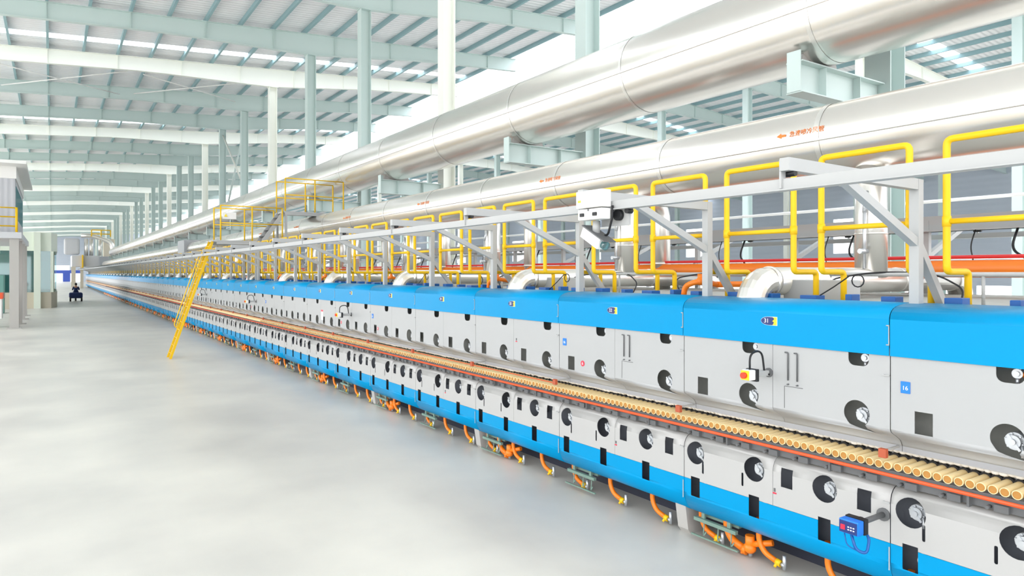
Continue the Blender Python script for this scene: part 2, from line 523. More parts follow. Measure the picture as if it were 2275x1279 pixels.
for x, z, r, d in ((20.0, H + 1.95, 0.045, 'thin white pipe running level through the hall behind the kiln'), (27.0, H + 0.55, 0.08, 'pale grey service pipe low in the hall behind the kiln')):
    b = MB(); b.tube([(x, 4, z), (x, 200, z)], r, 8)
    o = b.build('service_pipe', M_WHITE); tag(o, d, 'pipe')

# ------------------------------------------------------------------ kiln
PX = 5.42
hood_prof = [(5.405, 2.105), (5.405, 2.39), (5.412, 2.42), (5.43, 2.448), (5.46, 2.470), (5.50, 2.486), (5.56, 2.498), (5.66, 2.506), (5.80, 2.510)][::-1]
up_prof = [(5.42, 2.16), (5.42, 1.535), (5.427, 1.515), (5.446, 1.50), (5.477, 1.484), (5.51, 1.466), (5.543, 1.447), (5.568, 1.43), (5.583, 1.412), (5.592, 1.396), (5.598, 1.38)]
low_prof = [(5.545, 1.085), (5.515, 1.082), (5.487, 1.074), (5.462, 1.058), (5.44, 1.03), (5.427, 1.0), (5.42, 0.96), (5.42, 0.65)]
skirt_prof = [(5.42, 0.647), (5.42, 0.50), (5.425, 0.46), (5.437, 0.42), (5.455, 0.38), (5.478, 0.345), (5.505, 0.315), (5.54, 0.292), (5.58, 0.28)]
G = 0.004
UPY = (1.31, 0.27)                               # burner openings of the upper row, from near seam
LOY = (1.95, 1.25, 0.55)
ZU = 1.612; ZL = 0.925

def tailhole(cy, cz, r):
    pts = []
    for i in range(25):
        a = math.radians(-20 + 250 * i / 24)
        pts.append((cy + r * math.cos(a), cz + r * math.sin(a)))
    pts += [(cy - r * 0.75, cz - r * 1.1), (cy - r * 0.99, cz - r * 1.42), (cy - r * 0.1, cz - r * 1.18), (cy + r * 0.6, cz - r * 0.85)]
    return pts

def upper_panels(variant):
    out = []
    for (a, b), by in (((1.05 + G / 2, 2.1 - G), UPY[0]), ((G, 1.05 - G / 2), UPY[1])):
        hs = [tailhole(by, ZU, 0.108), rrect(by - 0.10, by + 0.07, 2.0, 2.3, 0.05)]
        if b > 1.5: hs.append(rect(1.79, 1.92, 1.535, 1.705))
        elif variant == 'square': hs.append(rect(0.74, 0.87, 1.535, 1.705))
        out.append(sheet('upper_panel', up_prof, a, b, hs, M_PANEL))
    return out
def lower_panels():
    out = []
    for a, b in ((1.05 + G / 2, 2.1 - G), (G, 1.05 - G / 2)):
        hs = [rect(y - 0.055 + 0.0, y + 0.06, 0.48, 0.68) for y in LOY if a < y < b]
        hs += [circ(y, ZL, 0.112) for y in LOY if a < y < b]
        if b < 1.5: hs += [rect(0.21 - 0.058, 0.21 + 0.058, 0.838, 1.012 - 0.004), rect(0.91 - 0.058, 0.91 + 0.058, 0.838, 1.008)]
        else: hs += [rrect(y - 0.012, y + 0.012, 0.738, 0.865, 0.011) for y in (1.855, 1.38)]
        out.append(sheet('lower_panel', low_prof, a, b, hs, M_SKIRT))
    return out
me_up = {v: upper_panels(v) for v in ('square', 'slots')}
me_low = lower_panels()
me_hood = sheet('hood', hood_prof, G, L - G, [], M_BLUE, 0.006)
me_skirt = sheet('skirt', skirt_prof, G / 2, L - G / 2, [rect(y - 0.055, y + 0.06, 0.48, 0.70) for y in LOY], M_BLUE)
for me in [me_hood, me_skirt]:
    for p in me.polygons: p.use_smooth = abs(p.normal.x) < 0.999 and abs(p.normal.y) < 0.5
for me in me_low + me_up['square'] + me_up['slots']:
    for p in me.polygons: p.use_smooth = abs(p.normal.x) < 0.9995 and abs(p.normal.y) < 0.3

b = MB()                                         # the kiln body behind the panels
b.prism([(5.66, 1.40), (5.66, 2.33), (5.80, 2.46), (10.3, 2.46), (10.4, 2.33), (10.4, 1.40)], 'y', 0, L)
me_body = b.mesh('casing', M_INNER)
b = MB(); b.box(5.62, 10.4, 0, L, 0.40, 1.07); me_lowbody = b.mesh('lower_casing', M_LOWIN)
b = MB(); b.box(6.0, 10.2, 0, L, 0.0, 0.40); me_under_shade = b.mesh('under_shade_block', M_UNDER_SHADE)  # dark block added to stand for the deep shade under the kiln
b = MB()
b.box(5.74, 10.3, 0, L, 1.07, 1.40)
me_core = b.mesh('refractory_block', M_WOOL)
b = MB()
b.box(5.60, 5.615, 0.002, L - 0.002, 1.335, 1.382)
me_ledge = b.mesh('ledge', M_LEDGE)
b = MB(); rr = random.Random(3)                  # lumpy wool packing over the roller ends
n = 42
for i in range(n):
    y = L * (i + 0.5) / n
    b.ball((5.67 + rr.uniform(-0.008, 0.008), y, 1.322 + rr.uniform(-0.006, 0.006)), 0.034, 1, rr.uniform(0.9, 1.3), 0.75, 8)
me_wool = b.mesh('wool_packing', M_WOOL)
b = MB()
b.box(5.455, 5.475, 0, L, 1.10, 1.205)           # bearing plate below the rollers
for i in range(7):
    y = 0.15 + i * 0.3; b.box(5.42, 5.46, y - 0.045, y + 0.045, 1.10, 1.15); b.tube([(5.40, y + 0.08, 1.12), (5.46, y + 0.08, 1.12)], 0.013, 8)
for y in (0.5, 1.55): b.box(5.405, 5.46, y - 0.008, y + 0.008, 1.09, 1.185)
me_bear = b.mesh('bearing_plate', M_CUT)

b = MB()
for i in range(29):
    y = L / 29 * (i + 0.5); b.tube([(5.70, y, 1.25), (5.75, y, 1.25)], 0.04, 10)
me_port = b.mesh('roller_port', M_BLACK)
def burner(upper):
    b = MB(); x = 5.475
    b.tube([(x + 0.03, 0, 0), (x + 0.14, 0, 0)], 0.062, 16)
    b.tube([(x, 0, 0), (x + 0.04, 0, 0)], 0.046, 16)
    b.tube([(x - 0.02, 0, 0), (x + 0.02, 0, 0)], 0.022, 10)
    for a in range(6):
        t = math.radians(a * 60 + 15)
        b.tube([(x + 0.015, 0.053 * math.cos(t), 0.053 * math.sin(t)), (x + 0.04, 0.053 * math.cos(t), 0.053 * math.sin(t))], 0.007, 6)
    b.tube([(x + 0.02, -0.05, -0.02), (x - 0.0, -0.06, -0.10)], 0.012, 6)
    b.bar((x, 0.03, 0.045), (x, -0.045, -0.055), 0.02, 0.018)
    return b.mesh('burner', M_SILV)
me_burn = burner(True)
b = MB(); b.tube(fillet([(5.52, -0.035, -0.02), (5.50, -0.06, -0.02), (5.56, -0.075, -0.06)], 0.03), 0.016, 8); me_gas = b.mesh('gas_inlet', M_ORA)
b = MB(); b.box(5.50, 5.56, -0.05, -0.02, 0.02, 0.07); b.tube([(5.49, -0.03, 0.0), (5.60, -0.03, 0.0)], 0.034, 14); b.tube([(5.48, -0.03, 0.0), (5.50, -0.03, 0.0)], 0.018, 10); b.tube([(5.50, -0.03, -0.03), (5.50, -0.03, -0.08)], 0.014, 8); me_air = b.mesh('air_valve', M_SILV)

def latch_meshes():
    out = []
    b = MB()
    for z in (2.19, 2.34): b.tube([(5.400, 0.001, z), (5.400, 0.022, z)], 0.005, 6)
    b.box(5.400, 5.405, 0.001, 0.006, 2.185, 2.345); out.append(b.mesh('hood_hinge', M_FRAME))
    for z in (1.95, 0.96):
        b = MB()
        for y in (0.01, 0.05): b.tube([(5.410, y, z), (5.42, y, z)], 0.008, 8)
        b.box(5.406, 5.412, 0.004, 0.056, z - 0.005, z + 0.005); out.append(b.mesh('seam_latch', M_FRAME))
    b = MB(); b.box(5.408, 5.414, 0.001, 0.008, 0.44, 0.62); out.append(b.mesh('skirt_strip', M_FRAME))
    return out
me_latch = latch_meshes()
b = MB()                                         # rod with a clamp at each seam, above the rollers
b.bar((5.60, 0.03, 1.372), (5.385, 0.03, 1.366), 0.016, 0.016)
me_rod = b.mesh('clamp_rod', M_FRAME)
b = MB(); b.bevbox(5.355, 5.395, 0.002, 0.062, 1.315, 1.385, 0.004); me_clamp = b.mesh('clamp_block', M_CLAMP)

b = MB()                                         # tapered foot under each second seam
b.prism([(5.50, 0.42), (5.56, 0.05), (5.60, 0.0), (5.78, 0.0), (5.82, 0.42)], 'y', -0.07, -0.05)
b.prism([(5.50, 0.42), (5.56, 0.05), (5.60, 0.0), (5.78, 0.0), (5.82, 0.42)], 'y', 0.05, 0.07)
b.add([(5.50, -0.05, 0.42), (5.50, 0.05, 0.42), (5.56, 0.05, 0.05), (5.56, -0.05, 0.05), (5.60, -0.05, 0), (5.60, 0.05, 0)], [(0, 1, 2, 3), (3, 2, 5, 4)])
me_foot = b.mesh('support_foot', M_FOOT)
b = MB()                                         # burner rack under the skirt
b.box(5.52, 5.56, 1.54, 2.06, 0.20, 0.235); b.box(5.54, 5.58, 1.54, 2.06, 0.30, 0.33); b.box(5.50, 5.52, 1.50, 2.08, 0.05, 0.065)
for y in (1.60, 1.76, 1.94): b.tube(fillet([(5.54, y, 0.2), (5.53, y, 0.1), (5.50, y - 0.03, 0.08), (5.50, y - 0.06, 0.13)], 0.03), 0.007, 6)
for y in (1.64, 1.96): b.box(5.545, 5.57, y - 0.02, y + 0.02, 0.235, 0.30)
b.box(5.60, 5.66, 1.56, 2.04, 0.24, 0.40)
me_rack = b.mesh('underside_rack', M_GREEN)
b = MB()                                         # little boxes on top of the kiln
me_tops = []
for y, w, h, x in ((0.25, 0.12, 0.075, 5.86), (0.62, 0.06, 0.09, 5.9), (1.0, 0.17, 0.06, 5.88), (1.45, 0.07, 0.07, 5.92), (1.85, 0.13, 0.08, 5.87)):
    b = MB(); b.bevbox(x, x + 0.14, y - w / 2, y + w / 2, 2.455, 2.505 + h * 0.6, 0.006); me_tops.append(b.mesh('roof_lug', M_NAVY))
b = MB(); b.bevbox(6.3, 6.6, 0.9, 1.55, 2.455, 2.68, 0.01); me_jbox = b.mesh('junction_box', M_FRAME)

shield = [(-0.0, 0.038), (0.052, 0.038)]
sh = [(0.075, -0.037), (0.075, 0.037), (-0.005, 0.037)] + [(-0.005 - 0.085 * math.sin(math.radians(a)), 0.037 * math.cos(math.radians(a))) for a in range(15, 180, 15)] + [(-0.005, -0.037)]
# shield points: first coordinate grows to the viewer's right (towards -Y)
def plate(pts, name, m, x, th=0.002):
    b = MB(); b.prism([(-p[0], p[1]) for p in pts], 'x', x, x + th); return b.mesh(name, m)
me_badge_w = plate([(p[0] * 1.03, p[1] * 1.06) for p in sh], 'badge', M_TEXTW, 5.402, 0.003)
me_badge_n = plate([(0.03, -0.036), (0.045, -0.012), (0.028, 0.0), (0.05, 0.02), (0.03, 0.036)] + sh[2:], 'badge_field', M_BADGE, 5.400)
me_badge_y = plate([(0.074, -0.036), (0.074, 0.036), (0.032, 0.036), (0.052, 0.02), (0.03, 0.0), (0.047, -0.012), (0.032, -0.036)], 'flame', M_BADGEY, 5.3995)

def kiln_module(k):
    y = Y0 + L * k
    t = empty('kiln_module', (0, y, 0))
    P = lambda name, me, pr=t, loc=None: link(name, me, pr, loc)
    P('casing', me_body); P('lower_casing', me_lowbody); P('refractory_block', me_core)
    P('hood', me_hood); P('skirt', me_skirt)
    for me in me_up['slots' if k in (0, 1) else 'square']: P('upper_panel', me)
    for me in me_low: P('lower_panel', me)
    P('ledge', me_ledge); P('under_shade_block', me_under_shade)
    if k < 20: P('roller_port', me_port)
    if k < 40: P('wool_packing', me_wool)
    if k < 45: P('bearing_plate', me_bear)
    if k < 22:
        for yy in UPY:
            q = P('burner', me_burn, t, (0, yy - 0.01, ZU - 0.02)); 
            if k < 12: P('air_valve', me_air, t, (0, yy, 2.06)); P('gas_inlet', me_gas, t, (0, yy, 2.08))
        for yy in LOY:
            P('burner', me_burn, t, (0, yy - 0.01, ZL - 0.01))
            if k < 14: P('air_valve', me_air, t, (0, yy - 0.02, 0.56))
    if k < 22:
        for me in me_latch: P(me.name.split('.')[0], me)
    P('clamp_rod', me_rod); P('clamp_block', me_clamp)
    if k % 2 == 1: P('support_foot', me_foot, t, (0, 0.14, 0))
    if k < 30: P('underside_rack', me_rack)
    
    for me in me_tops[:5 if k < 14 else 0]: P('roof_lug', me)
    if k % 2 == 0: P('junction_box', me_jbox)
    if 0 <= k <= 14:
        q = P('badge', me_badge_w, t, (0, 1.07, 2.315)); P('badge_field', me_badge_n, q); P('flame', me_badge_y, q)
        text(str(31 + k), 0.055, M_TEXTW, 'badge_number', q, (5.3985, 0.032, 0), FACE_AISLE)
    if k in (0, 1):
        for yy in (0.89, 0.80):
            if yy > 0.85:
                e = MB(); e.tube([(5.419, yy - 0.14, 1.745), (5.419, yy + 0.04, 1.745), (5.419, yy + 0.04, 1.55)], 0.0025, 4); e.build('door_edge', M_CUT, t)
            s = MB(); s.tube(fillet([(5.41, yy + 0.03, 2.045), (5.41, yy, 2.045), (5.41, yy, 1.80)], 0.02), 0.0065, 6)
            s.tube([(5.40, yy, 1.765), (5.42, yy, 1.765)], 0.007, 8); s.build('sight_tube', M_CUT, t)
    return t
kiln = []
for k in list(range(-1, NMOD - 1)) + [-2, -3]:
    t = kiln_module(k); nm = modname(k)
    if k < -1: lab = 'blue and white kiln module of the same line, standing %s' % ('abreast of the camera' if k == -2 else 'behind the camera')
    elif k < 0: lab = 'blue and white kiln module without badge, cut by the right edge'
    elif k <= 10: lab = 'blue and white kiln module with badge %s on its blue hood' % num(31 + k)
    elif nm: lab = 'blue and white kiln module, %s beyond the yellow ladder' % ORD[k - 11]
    else: lab = 'tiny far-off blue and white kiln module near the end of the line'
    tag(t, lab, 'kiln', 'kiln modules in one long line'); kiln.append(t)
K = lambda k: kiln[k + 1]

# stickers and warning signs on the panels (parts of their module)
def disc(k, yy, z, r, txt):
    b = MB(); b.tube([(5.416, yy, z), (5.419, yy, z)], r, 24); o = b.build('round_sticker', M_STICKR, K(k))
    text(txt, r * 1.5, M_TEXTW, 'sticker_number', o, (5.4145, yy, z), FACE_AISLE)
disc(1, 6.54 - Y0 - L, 1.638, 0.035, '6'); disc(5, 1.72, 1.638, 0.035, '5'); disc(9, 1.72, 1.638, 0.035, '4')
disc(4, 1.72, 1.638, 0.033, '8'); 
def bluelabel(k):
    b = MB(); b.bevbox(5.412, 5.42, L - 0.15, L - 0.08, 1.83, 1.92, 0.003); o = b.build('blue_sticker', M_STICKB, K(k))
    text('16', 0.045, M_TEXTW, 'sticker_number', o, (5.411, L - 0.115, 1.87), FACE_AISLE)
for k in (-1, 1, 4, 8): bluelabel(k)
def smalltag(k, yy, z):
    b = MB(); b.box(5.415, 5.4195, yy - 0.018, yy + 0.018, z - 0.006, z + 0.006); b.build('red_caution_strip', M_STICKR, K(k))
    b = MB(); b.box(5.415, 5.4195, yy - 0.008, yy + 0.008, z + 0.014, z + 0.045); b.build('caution_mark', M_CUT, K(k))
smalltag(0, 1.03, 0.765); smalltag(1, 1.03, 0.765); smalltag(2, 0.98, 1.79); smalltag(0, 1.26, 1.79); smalltag(3, 0.98, 0.765)
b = MB(); b.box(5.415, 5.4195, 0.85, 1.0, 1.62, 1.86); o = b.build('notice_plate', M_WHITE, K(6))
b = MB(); b.box(5.4135, 5.415, 0.85, 1.0, 1.82, 1.86); b.build('notice_header', M_STICKR, o)

# rotary isolator switches on stalks
def isolator(k, lab):
    t = tag(empty('isolator_switch', (5.42, Y0 + L * k + 1.10, 1.845)), lab, 'switch', 'yellow and orange rotary switches')
    b = MB(); b.bevbox(-0.20, 0.0, -0.02, 0.035, -0.028, 0.022, 0.006); b.build('stalk', M_FRAME, t)
    b = MB(); b.bevbox(-0.235, -0.20, -0.055, 0.06, -0.06, 0.05, 0.004); b.build('mounting_plate', M_BLACK, t)
    b = MB(); b.bevbox(-0.32, -0.235, -0.045, 0.045, -0.045, 0.045, 0.008); b.build('housing', M_WHITE, t)
    b = MB(); b.bevbox(-0.332, -0.32, -0.042, 0.042, -0.042, 0.042, 0.004); b.build('face_plate', M_BADGEY, t)
    b = MB(); b.tube([(-0.332, 0, 0), (-0.36, 0, 0)], 0.028, 16); b.build('knob', M_REDK, t)
    b = MB(); b.tube(fillet([(-0.26, 0.0, 0.04), (-0.26, 0.0, 0.19), (-0.09, 0.0, 0.21), (-0.05, 0, -0.01), (-0.01, -0.02, -0.015)], 0.09, 6), 0.009, 8); b.build('cable', M_BLACK, t)
    b = MB(); b.tube([(-0.012, -0.01, 0), (0.0, -0.01, 0)], 0.042, 16); b.build('wall_grommet', M_CUT, t)
isolator(0, 'yellow rotary switch with orange knob on kiln module thirty-one, cable looped above')
isolator(5, 'yellow rotary switch on a stalk at kiln module thirty-six')
isolator(9, 'small rotary switch on a stalk at kiln module forty')
isolator(13, 'tiny rotary switch on a stalk, third kiln module beyond the yellow ladder')

def meterbox(y, lab):
    t = tag(empty('control_display', (4.97, y, 0.86)), lab, 'control box', 'blue display boxes on arms')
    b = MB(); b.bevbox(-0.05, 0.03, -0.075, 0.075, -0.052, 0.052, 0.008); b.build('body', M_STICKB, t)
    b = MB(); b.bevbox(-0.056, -0.05, -0.068, 0.068, -0.045, 0.042, 0.002); b.build('face', M_BADGE, t)
    b = MB(); b.bevbox(-0.060, -0.055, 0.022, 0.056, -0.024, 0.014, 0.002); b.build('red_display', M_STICKR, t)
    b = MB()
    for i in range(2):
        for j in range(3): b.box(-0.058, -0.055, -0.05 + j * 0.02, -0.038 + j * 0.02, -0.02 + i * 0.02, -0.012 + i * 0.02)
    b.build('button', M_TEXTW, t)
    b = MB(); b.box(0.03, 0.08, -0.08, 0.07, -0.055, 0.058); b.build('back_cover', M_BLACK, t)
    b = MB(); b.tube([(0.08, 0, 0), (0.13, 0, 0)], 0.045, 14); b.tube([(0.12, 0, 0), (0.45, 0, 0.0)], 0.022, 10); b.tube([(0.43, 0, 0), (0.45, 0, 0)], 0.05, 14); b.build('arm', M_CUT, t)
    b = MB(); b.tube(fillet([(-0.0, 0.01, -0.05), (0.0, -0.03, -0.17), (0.04, -0.09, -0.19), (0.10, -0.08, -0.08), (0.11, -0.0, -0.03)], 0.05), 0.011, 8)
    b.tube(fillet([(-0.02, 0.05, -0.05), (-0.02, 0.03, -0.15), (0.0, -0.03, -0.17)], 0.06), 0.005, 6); b.build('cable', M_NAVY, t)
meterbox(2.86, 'blue box with red display on an arm, beside the near seam of module thirty-one')
meterbox(0.82, 'blue box with red display low on the nearest module, cut by the frame corner')

# ------------------------------------------------------------------ rollers
RS = L / 29
def roller_me():
    b = MB(); seg = 16; r = 0.0325; ri = 0.027
    vs = []
    for x, q in ((6.2, r), (5.45, r), (5.45, ri)):
        for j in range(seg):
            a = 2 * math.pi * j / seg; vs.append((x, q * math.cos(a), q * math.sin(a)))
    fs = [(i * seg + j, i * seg + (j + 1) % seg, (i + 1) * seg + (j + 1) % seg, (i + 1) * seg + j) for i in range(2) for j in range(seg)]
    b.add(vs, fs[:seg], True); b.add(vs, fs[seg:])
    return b.mesh('tube_wall', M_ROLL)
me_roll = roller_me()
b = MB(); b.tube([(5.453, 0, 0), (5.50, 0, 0)], 0.0275, 16); me_plug = b.mesh('plug', M_CORE)
NR = 300
y = Y0 - 29 * 1 * RS + RS / 2
rr = random.Random(5)
i = 0
for i in range(NR):
    yy = Y0 - L + RS * (i + 0.5)
    k = int(math.floor((yy - Y0) / L))
    t = link('ceramic_roller', me_roll, None, (rr.choice((0, 0, 0.004, -0.006, 0.008)), yy, 1.24)); 
    link('plug', me_plug, t)
    tag(t, 'one of the cream ceramic roller ends along %s' % (modname(k) if k >= 0 else 'the nearest kiln module, by the right edge'), 'roller', 'ceramic kiln rollers')
b = MB()
n = i + 1
seg = 6
for q in range(58): b.tube([(5.45, Y0 - 3 * L + RS * (q + 0.5), 1.24), (6.0, Y0 - 3 * L + RS * (q + 0.5), 1.24)], 0.03, 12)
while True:
    yy = Y0 - L + RS * (n + 0.5)
    if yy > Y0 + L * (NMOD - 1): break
    b.tube([(5.45, yy, 1.24), (6.0, yy, 1.24)], 0.03, seg); n += 1
o = b.build('ceramic_rollers', M_ROLL); tag(o, 'endless row of cream ceramic rollers farther down the kiln', 'rollers', 'ceramic kiln rollers'); o['kind'] = 'stuff'
b = MB(); b.tube([(5.39, Y0 - 3 * L, 1.185), (5.39, Y0 + L * 73, 1.185)], 0.0145, 8)
tag(b.build('guard_rail', M_RAIL), 'long red-orange rod running just below the roller ends', 'rail')
b = MB(); b.tube([(5.375, Y0 + L * 2, 1.335), (5.375, Y0 + L * 73, 1.335)], 0.006, 6)
tag(b.build('clamp_wire', M_RAIL), 'thin rusty orange rod joining the clamp blocks above the rollers', 'rod')

# drain hoses under the kiln
def hose(big):
    t = empty('drain_hose')
    b = MB(); r = 0.026 if not big else 0.038
    b.tube(fillet([(5.60, 0.03, 0.42), (5.60, 0.03, 0.20), (5.60, -0.03, 0.11), (5.60, -0.16, 0.07)], 0.09, 6), r, 10); b.build('hose', M_ORA, t)
    b = MB(); b.tube([(5.60, -0.16, 0.07), (5.60, -0.21, 0.06)], r * 1.25, 8); b.tube([(5.60, -0.17, 0.07), (5.56, -0.17, 0.03)], 0.013, 8); b.build('cock', M_YEL if not big else M_ORA, t)
    b = MB(); b.tube([(5.60, -0.245, 0.02), (5.60, -0.245, 0.15)], 0.018, 8); b.tube([(5.60, -0.21, 0.06), (5.60, -0.25, 0.06)], 0.02, 8); b.build('valve', M_SILV, t)
    if big:
        b = MB(); b.ball((5.60, -0.24, 0.10), 0.062, 1, 1, 0.9, 12); b.tube([(5.60, -0.24, 0.1), (5.60, -0.24, 0.22)], 0.045, 10); b.tube([(5.6, -0.26, 0.14), (5.66, -0.45, 0.2)], 0.03, 8); b.build('ball_valve', M_ORA, t)
    return t
hp = {False: hose(False), True: hose(True)}; first = {False: True, True: True}
for k in range(-1, 48):
    for j, yy in enumerate(LOY + ((1.62,) if k % 2 == 0 else ())):
        big = j == 3
        if first[big]: t = hp[big]; first[big] = False
        else: t = copy_tree(hp[big])
        t.location = (0, Y0 + L * k + yy + 0.05, 0)
        if k <= 10:
            pos = ('at its far end', 'under its middle', 'at its near end', 'with a round valve')[j]
            lab = '%s orange hose under %s, %s' % ('thick' if big else 'thin', modname(k), pos)
        else: lab = '%s orange hose under the distant part of the kiln' % ('thick' if big else 'thin')
        tag(t, lab, 'hose', 'orange hoses under the kiln')

# ------------------------------------------------------------------ gas pipe loops on top of the kiln
def gas_loop():
    t = empty('gas_pipe_loop')
    x = 5.79; b = MB(); b.tube
    pts = lambda y: [(x, y, 3.79), (x, y, 2.76), (x + 0.36, y, 2.76), (x + 0.36, y, 2.46)]
    a, c = 0.77, 0.0
    P = list(reversed(pts(a))) + pts(c)
    b.tube(fillet(P, 0.05, 4), 0.0275, 10); b.build('pipe_run', M_YEL, t)
    b = MB(); b.tube([(x, 0, 3.15), (x, 0.77, 3.15)], 0.022, 8); b.build('cross_pipe', M_YEL, t)
    b = MB()
    for y in (0, 0.77): b.tube([(x, y, 3.11), (x, y, 3.19)], 0.034, 8)
    b.tube([(x, 0, 3.55), (x, 0, 3.63)], 0.034, 8); b.build('fitting', M_YEL, t)
    return t
gl = gas_loop(); LS = 1.05
# U2 (posts at 1828 and 2020 px) starts at y = 2.49
def u2y(u, X): return (1528 * X / (0.8312 * u) - 0.556 * X) / 0.8312
yU = u2y(1905, 5.79)
NU = 142
for i in range(-1, NU):
    y = yU + LS * i
    t = gl if i == -1 else copy_tree(gl)
    t.location = (0, y, 0)
    kk = (y + 0.38 - Y0) / L; k = int(math.floor(kk))
    if k <= 20: lab = 'yellow pipe loop above %s, its %s one' % (modname(k), 'near' if kk - k < 0.5 else 'far')
    else: lab = 'tiny yellow pipe loop crowded at the far end of the kiln'
    if i == -1: lab = 'tallest-looking yellow pipe loop, cut by the right edge'
    tag(t, lab, 'pipe', 'yellow gas pipe loops')

# ------------------------------------------------------------------ monorail brackets and rail
XP, XA, XS = 5.72, 4.03, 6.17
def bracket(mirror):
    f = (lambda x: 16.1 - x) if mirror else (lambda x: x)
    t = empty('monorail_bracket')
    b = MB(); b.bar((f(XP), 0, 2.44), (f(XP), 0, 3.49), 0.075, 0.075); b.build('post', M_FRAME, t)
    b = MB(); b.bar((f(XP + 0.04), 0, 3.45), (f(XA - 0.03), 0, 3.465), 0.07, 0.085); b.build('arm', M_FRAME, t)
    b = MB(); b.bar((f(XP - 0.02), 0, 2.99), (f(4.68), 0, 3.42), 0.06, 0.065); b.build('brace', M_FRAME, t)
    b = MB(); b.bar((f(XP + 0.03), 0, 2.96), (f(XS), 0, 2.46), 0.06, 0.065); b.build('back_strut', M_FRAME, t)
    b = MB(); b.box(min(f(XA - 0.02), f(XA + 0.03)), max(f(XA - 0.02), f(XA + 0.03)), 0.03, 0.045, 3.31, 3.50); b.build('hanger_plate', M_FRAME, t)
    b = MB(); b.tube([(f(XA + 0.05), -0.03, 3.41), (f(XA + 0.05), 0.08, 3.41)], 0.022, 8); b.build('bolt', M_BLACK, t)
    b = MB(); b.box(f(XS) - 0.09, f(XS) + 0.09, -0.09, 0.09, 2.455, 2.475); b.build('foot_plate', M_FRAME, t)
    return t
yP = u2y(1920, 5.72)
for mir in (False, True):
    br = bracket(mir); n = 0
    for i in range(-1, 72 if not mir else 22):
        t = br if n == 0 else copy_tree(br); n += 1
        t.location = (0, yP + L * i, 0)
        side = 'on the far side of' if mir else 'on'
        nm = modname(i)
        if nm: lab = 'light grey braced bracket %s %s' % ('behind' if mir else 'standing on', nm)
        else: lab = 'distant light grey bracket %s the far kiln' % ('behind' if mir else 'along the front of')
        tag(t, lab, 'bracket', 'rail brackets ' + side + ' the kiln')
    x = 16.1 - 4.05 if mir else 4.05
    b = MB(); b.box(x - 0.025, x + 0.025, -3.4, Y0 + L * 71.5, 3.302, 3.372)
    b.box(x - 0.045, x + 0.045, -3.4, Y0 + L * 71.5, 3.295, 3.303)
    tag(b.build('overhead_rail', M_FRAME), 'long light grey rail hung %s the kiln on brackets' % ('behind' if mir else 'in front of'), 'rail')

# trolley box with a camera hanging on the rail
t = tag(empty('rail_trolley', (4.05, 4.62, 3.33)), 'light grey control box clamped on the rail with black knobs and a cable', 'control box')
b = MB(); b.bevbox(-0.16, -0.045, -0.17, 0.17, -0.01, 0.14, 0.008); b.build('upper_housing', M_WHITE, t)
b = MB(); b.bevbox(-0.15, -0.045, -0.165, 0.155, -0.115, -0.02, 0.008); b.build('lower_housing', M_WHITE, t)
for yy in (0.09, -0.08):
    b = MB(); b.bevbox(-0.165, -0.15, yy - 0.025, yy + 0.025, -0.085, -0.055, 0.004); b.build('socket', M_BLACK, t)
b = MB(); b.tube([(-0.155, 0.01, -0.03), (-0.15, 0.01, -0.03)], 0.01, 10); b.build('lamp', M_CUT, t)
b = MB(); b.box(-0.163, -0.16, 0.10, 0.14, 0.04, 0.06); b.build('warning_label', M_BADGEY, t)
b = MB(); b.box(0.04, 0.06, -0.30, 0.05, -0.17, 0.05); b.build('side_plate', M_FRAME, t)
b = MB(); b.tube([(0.0, -0.19, -0.08), (0.05, -0.19, -0.08)], 0.048, 18); b.build('black_disc', M_BLACK, t)
b = MB(); b.tube([(0.0, -0.31, -0.05), (0.06, -0.31, -0.05)], 0.025, 12); b.build('knob', M_BLACK, t)
b = MB(); b.tube(fillet([(-0.04, -0.18, 0.0), (-0.05, -0.19, -0.1), (-0.02, -0.1, -0.25), (0, -0.02, -0.25)], 0.04), 0.01, 8); b.build('cable', M_BLACK, t)
t = tag(empty('inspection_camera', (4.0, 4.64, 3.08)), 'white boxy camera tilted down, hanging below the rail trolley', 'camera')
b = MB(); b.tube([(0, 0, 0.13), (0, 0, 0.02)], 0.035, 12); b.build('mount', M_FRAME, t)
h = empty('camera_head', (0, 0, -0.03)); h.parent = t; h.rotation_euler = (math.radians(28), 0, 0)
b = MB(); b.bevbox(-0.06, 0.06, -0.11, 0.15, -0.05, 0.05, 0.006); b.build('housing', M_WHITE, h)
b = MB(); b.box(-0.07, 0.07, -0.17, 0.16, 0.05, 0.06); b.build('visor', M_CUT, h)
b = MB(); b.tube([(0, -0.11, 0), (0, -0.15, 0)], 0.04, 14); b.build('lens', M_GLASS, h)

# ------------------------------------------------------------------ ducts
def ductlabel(nm): return nm
LOW = (8.05, H + 1.655, 0.43); UPR = (9.43, H + 3.79, 0.745)
def longduct(name, X, Z, R, ya, yb, lab, step):
    t = tag(empty(name, (X, 0, Z)), lab, 'duct')
    b = MB(); seg = 48
    n = int((yb - ya) / 1.0); pts = []; rads = []
    b.tube([(0, ya + (yb - ya) * i / n, 0) for i in range(n + 1)], R, seg)
    b.build('shell', M_DUCT, t)
    y = ya + 0.4; c = 0
    while y < yb and c < 60:
        b = MB(); b.tube([(0, y, 0), (0, y + 0.07, 0)], R + 0.004, seg, caps=False); b.build('joint_band', M_DUCT2, t); y += step; c += 1
    a = math.radians(188)
    b = MB(); b.tube([((R + 0.002) * math.cos(a), ya, (R + 0.002) * math.sin(a)), ((R + 0.002) * math.cos(a), yb, (R + 0.002) * math.sin(a))], 0.018, 8)
    b.build('lap_seam', M_DUCT2, t)
    return t
lowd = longduct('cooling_duct', *LOW, -6, 146, 'long shiny aluminium duct right above the kiln, with orange lettering', 2.6)
